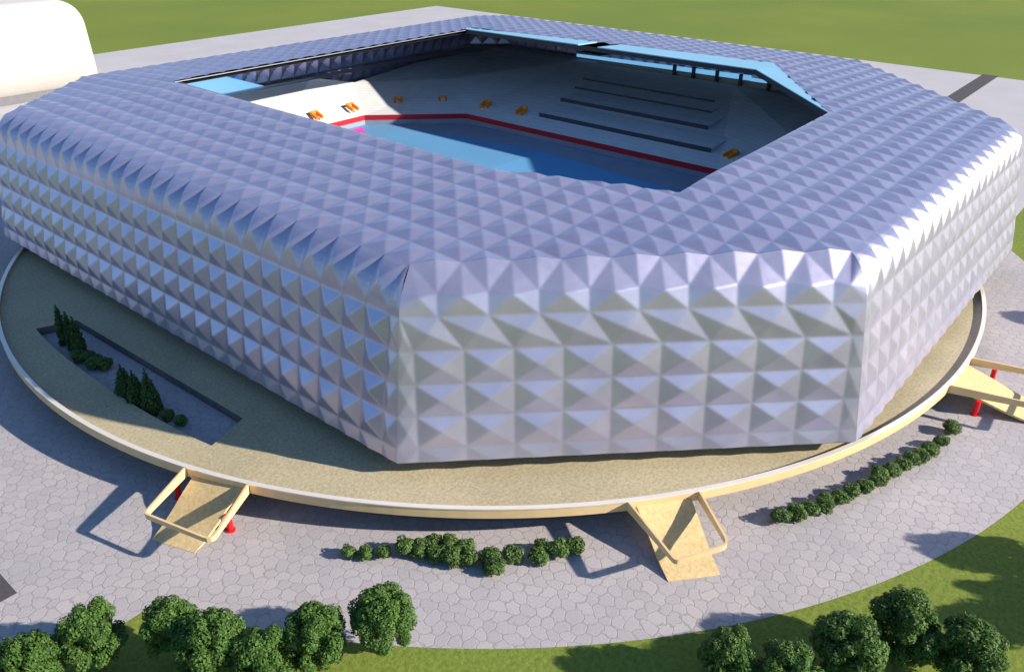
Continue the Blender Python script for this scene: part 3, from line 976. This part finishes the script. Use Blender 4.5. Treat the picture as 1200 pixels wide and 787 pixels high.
rowC = [(89.1, 27.0), (91.2, 25.7), (92.9, 24.6), (94.7, 23.5), (96.2, 23.6), (97.9, 22.5), (100.2, 21.7), (102.5, 20.6), (105.1, 19.8), (107.0, 19.9), (109.0, 19.0), (111.4, 18.2), (113.4, 17.5), (115.3, 16.9), (117.9, 16.2), (121.1, 15.6), (126.0, 15.4)]
rng = random.Random(4)
items = []
for k, (x, y) in enumerate(rowA):
    items.append((x, y, 0, rng.uniform(0.85, 1.0), rng.uniform(0.8, 0.95), 'small round shrub, %s from the left in the detached trio of shrubs' % ordw(k)))
for k, (x, y) in enumerate(rowB):
    items.append((x, y, 0, rng.uniform(1.05, 1.3), rng.uniform(1.0, 1.25), 'round shrub, %s from the left in the row between the two ramps' % ordw(k)))
for k, (x, y) in enumerate(rowC):
    items.append((x, y, 0, rng.uniform(1.05, 1.25), rng.uniform(0.95, 1.15), 'round shrub, %s from the left in the slanting row on the right' % ordw(k)))
place_set(sp, items, 'low round shrubs in rows on the paving'); flush()

# sunken garden
def spire_proto(seed, H, R0, leafn, name, cat, spread):
    rng = random.Random(seed)
    root = empty(name, (0, 0, 0), 'x', cat)
    mb = MB(); mb.tube((0, 0, -0.05), (0, 0, H * 0.8), 0.13, 8, r2=0.03); mb.build('trunk', M['bark'], root)
    mb = MB()
    bl = []
    for k in range(26):
        t = k / 25
        rr = R0 * (1 - t) ** spread if t > 0.12 else R0 * 0.85
        a = k * 2.4
        bl.append((math.cos(a) * rr * 0.45, math.sin(a) * rr * 0.45, 0.5 + t * (H - 0.6), max(0.14, rr * 0.62)))
    leaf_cloud(mb, bl, leafn, 0.19, rng)
    mb.build('foliage', M['conifer'], root)
    return root
cyp = [spire_proto(31, 7.4, 1.15, 3200, 'cypress', 'cypress', 0.55)]
place_set(cyp, [
 (47.4, 141.2, 3.1, 1.0, 1.05, 'slim dark cypress at the far left end of the sunken garden, leftmost'),
 (47.5, 138.3, 3.1, 1.0, 1.0, 'slim dark cypress between two others in the sunken garden'),
 (47.3, 135.3, 3.1, 1.15, 1.02, 'slim dark cypress nearest the low dark bushes in the sunken garden'),
], 'slim cypresses in the sunken garden'); flush()
con = [spire_proto(41, 6.6, 2.0, 4200, 'cone_conifer', 'conifer', 0.75)]
place_set(con, [
 (45.6, 116.3, 3.1, 1.0, 0.98, 'broad cone shaped conifer on the left of the middle trio in the sunken garden'),
 (45.7, 113.0, 3.1, 0.95, 1.0, 'cone shaped conifer in the middle of the trio in the sunken garden'),
 (46.2, 109.6, 3.1, 0.85, 1.22, 'tallest pointed conifer of the trio in the sunken garden'),
], 'cone conifers in the sunken garden'); flush()
gb = [shrub_proto(71)]
gb[0].children[1].data.materials[0] = M['conifer']
place_set(gb, [
 (46.4, 133.6, 3.1, 1.2, 1.15, 'dark bush at the foot of the cypresses in the sunken garden'),
 (47.3, 132.2, 3.1, 1.2, 1.1, 'dark bush second from the cypresses in the sunken garden'),
 (46.9, 129.6, 3.1, 1.25, 1.2, 'dark bush third from the cypresses in the sunken garden'),
 (47.9, 128.0, 3.1, 1.2, 1.15, 'dark bush farthest from the cypresses in the left group of the sunken garden'),
 (46.8, 106.6, 3.1, 1.0, 0.9, 'round dark bush directly right of the conifer trio in the sunken garden'),
 (47.3, 103.8, 3.1, 0.95, 0.85, 'single round dark bush closest to the empty end of the sunken garden'),
], 'dark bushes in the sunken garden'); flush()

# ------------------------------------------------------------------ light
SUN_EL = R(24.8)
sd = Vector((0.465, -0.885, 0)).normalized()
sun_dir = Vector((sd.x * math.cos(SUN_EL), sd.y * math.cos(SUN_EL), math.sin(SUN_EL)))
world = bpy.data.worlds.new('World'); scene.world = world; world.use_nodes = True
nt = world.node_tree
sky = nt.nodes.new('ShaderNodeTexSky'); sky.sky_type = 'NISHITA'; sky.sun_disc = False
sky.sun_elevation = SUN_EL; sky.sun_rotation = math.atan2(sd.x, sd.y)
sky.air_density = 1.3; sky.dust_density = 0.2; sky.ozone_density = 6.0
nt.links.new(sky.outputs[0], nt.nodes['Background'].inputs[0])
nt.nodes['Background'].inputs[1].default_value = 0.075
sl = bpy.data.lights.new('sun', 'SUN'); sl.energy = 4.6; sl.angle = R(0.9); sl.color = (1.0, 0.88, 0.715)
so = bpy.data.objects.new('sun', sl); COL.objects.link(so)
so.rotation_euler = (-sun_dir).to_track_quat('-Z', 'Y').to_euler()
so.location = (150, 0, 200)

# ------------------------------------------------------------------ camera (solved from the picture's vanishing points)
F_PX, PIT_A, ROLL, TH = 971.664, R(28.7124), R(0.49964), R(50.2686)
def w2uv(v):   # view frame (x right, y forward) -> scene axes
    return Vector((v.x * math.cos(TH) + v.y * math.sin(TH), -v.x * math.sin(TH) + v.y * math.cos(TH), v.z))
Fv = Vector((0, math.cos(PIT_A), -math.sin(PIT_A))); Uv = Vector((0, math.sin(PIT_A), math.cos(PIT_A))); Rv = Vector((1, 0, 0))
R2 = Rv * math.cos(ROLL) + Uv * math.sin(ROLL); U2 = Uv * math.cos(ROLL) - Rv * math.sin(ROLL)
Fw, Uw, Rw = w2uv(Fv), w2uv(U2), w2uv(R2)
cd = bpy.data.cameras.new('camera'); cam = bpy.data.objects.new('camera', cd); COL.objects.link(cam)
cd.sensor_width = 36; cd.lens = 36 * F_PX / 1200; cd.clip_start = 0.5; cd.clip_end = 20000
mw = Matrix.Identity(4)
for i in range(3):
    mw[i][0] = Rw[i]; mw[i][1] = Uw[i]; mw[i][2] = -Fw[i]
mw.translation = Vector((0, 0, 75))
cam.matrix_world = mw
scene.camera = cam

scene.view_settings.view_transform = 'Standard'
scene.view_settings.look = 'None'
scene.view_settings.exposure = 0.92
scene.view_settings.gamma = 1.0
scene.view_settings.use_curve_mapping = False
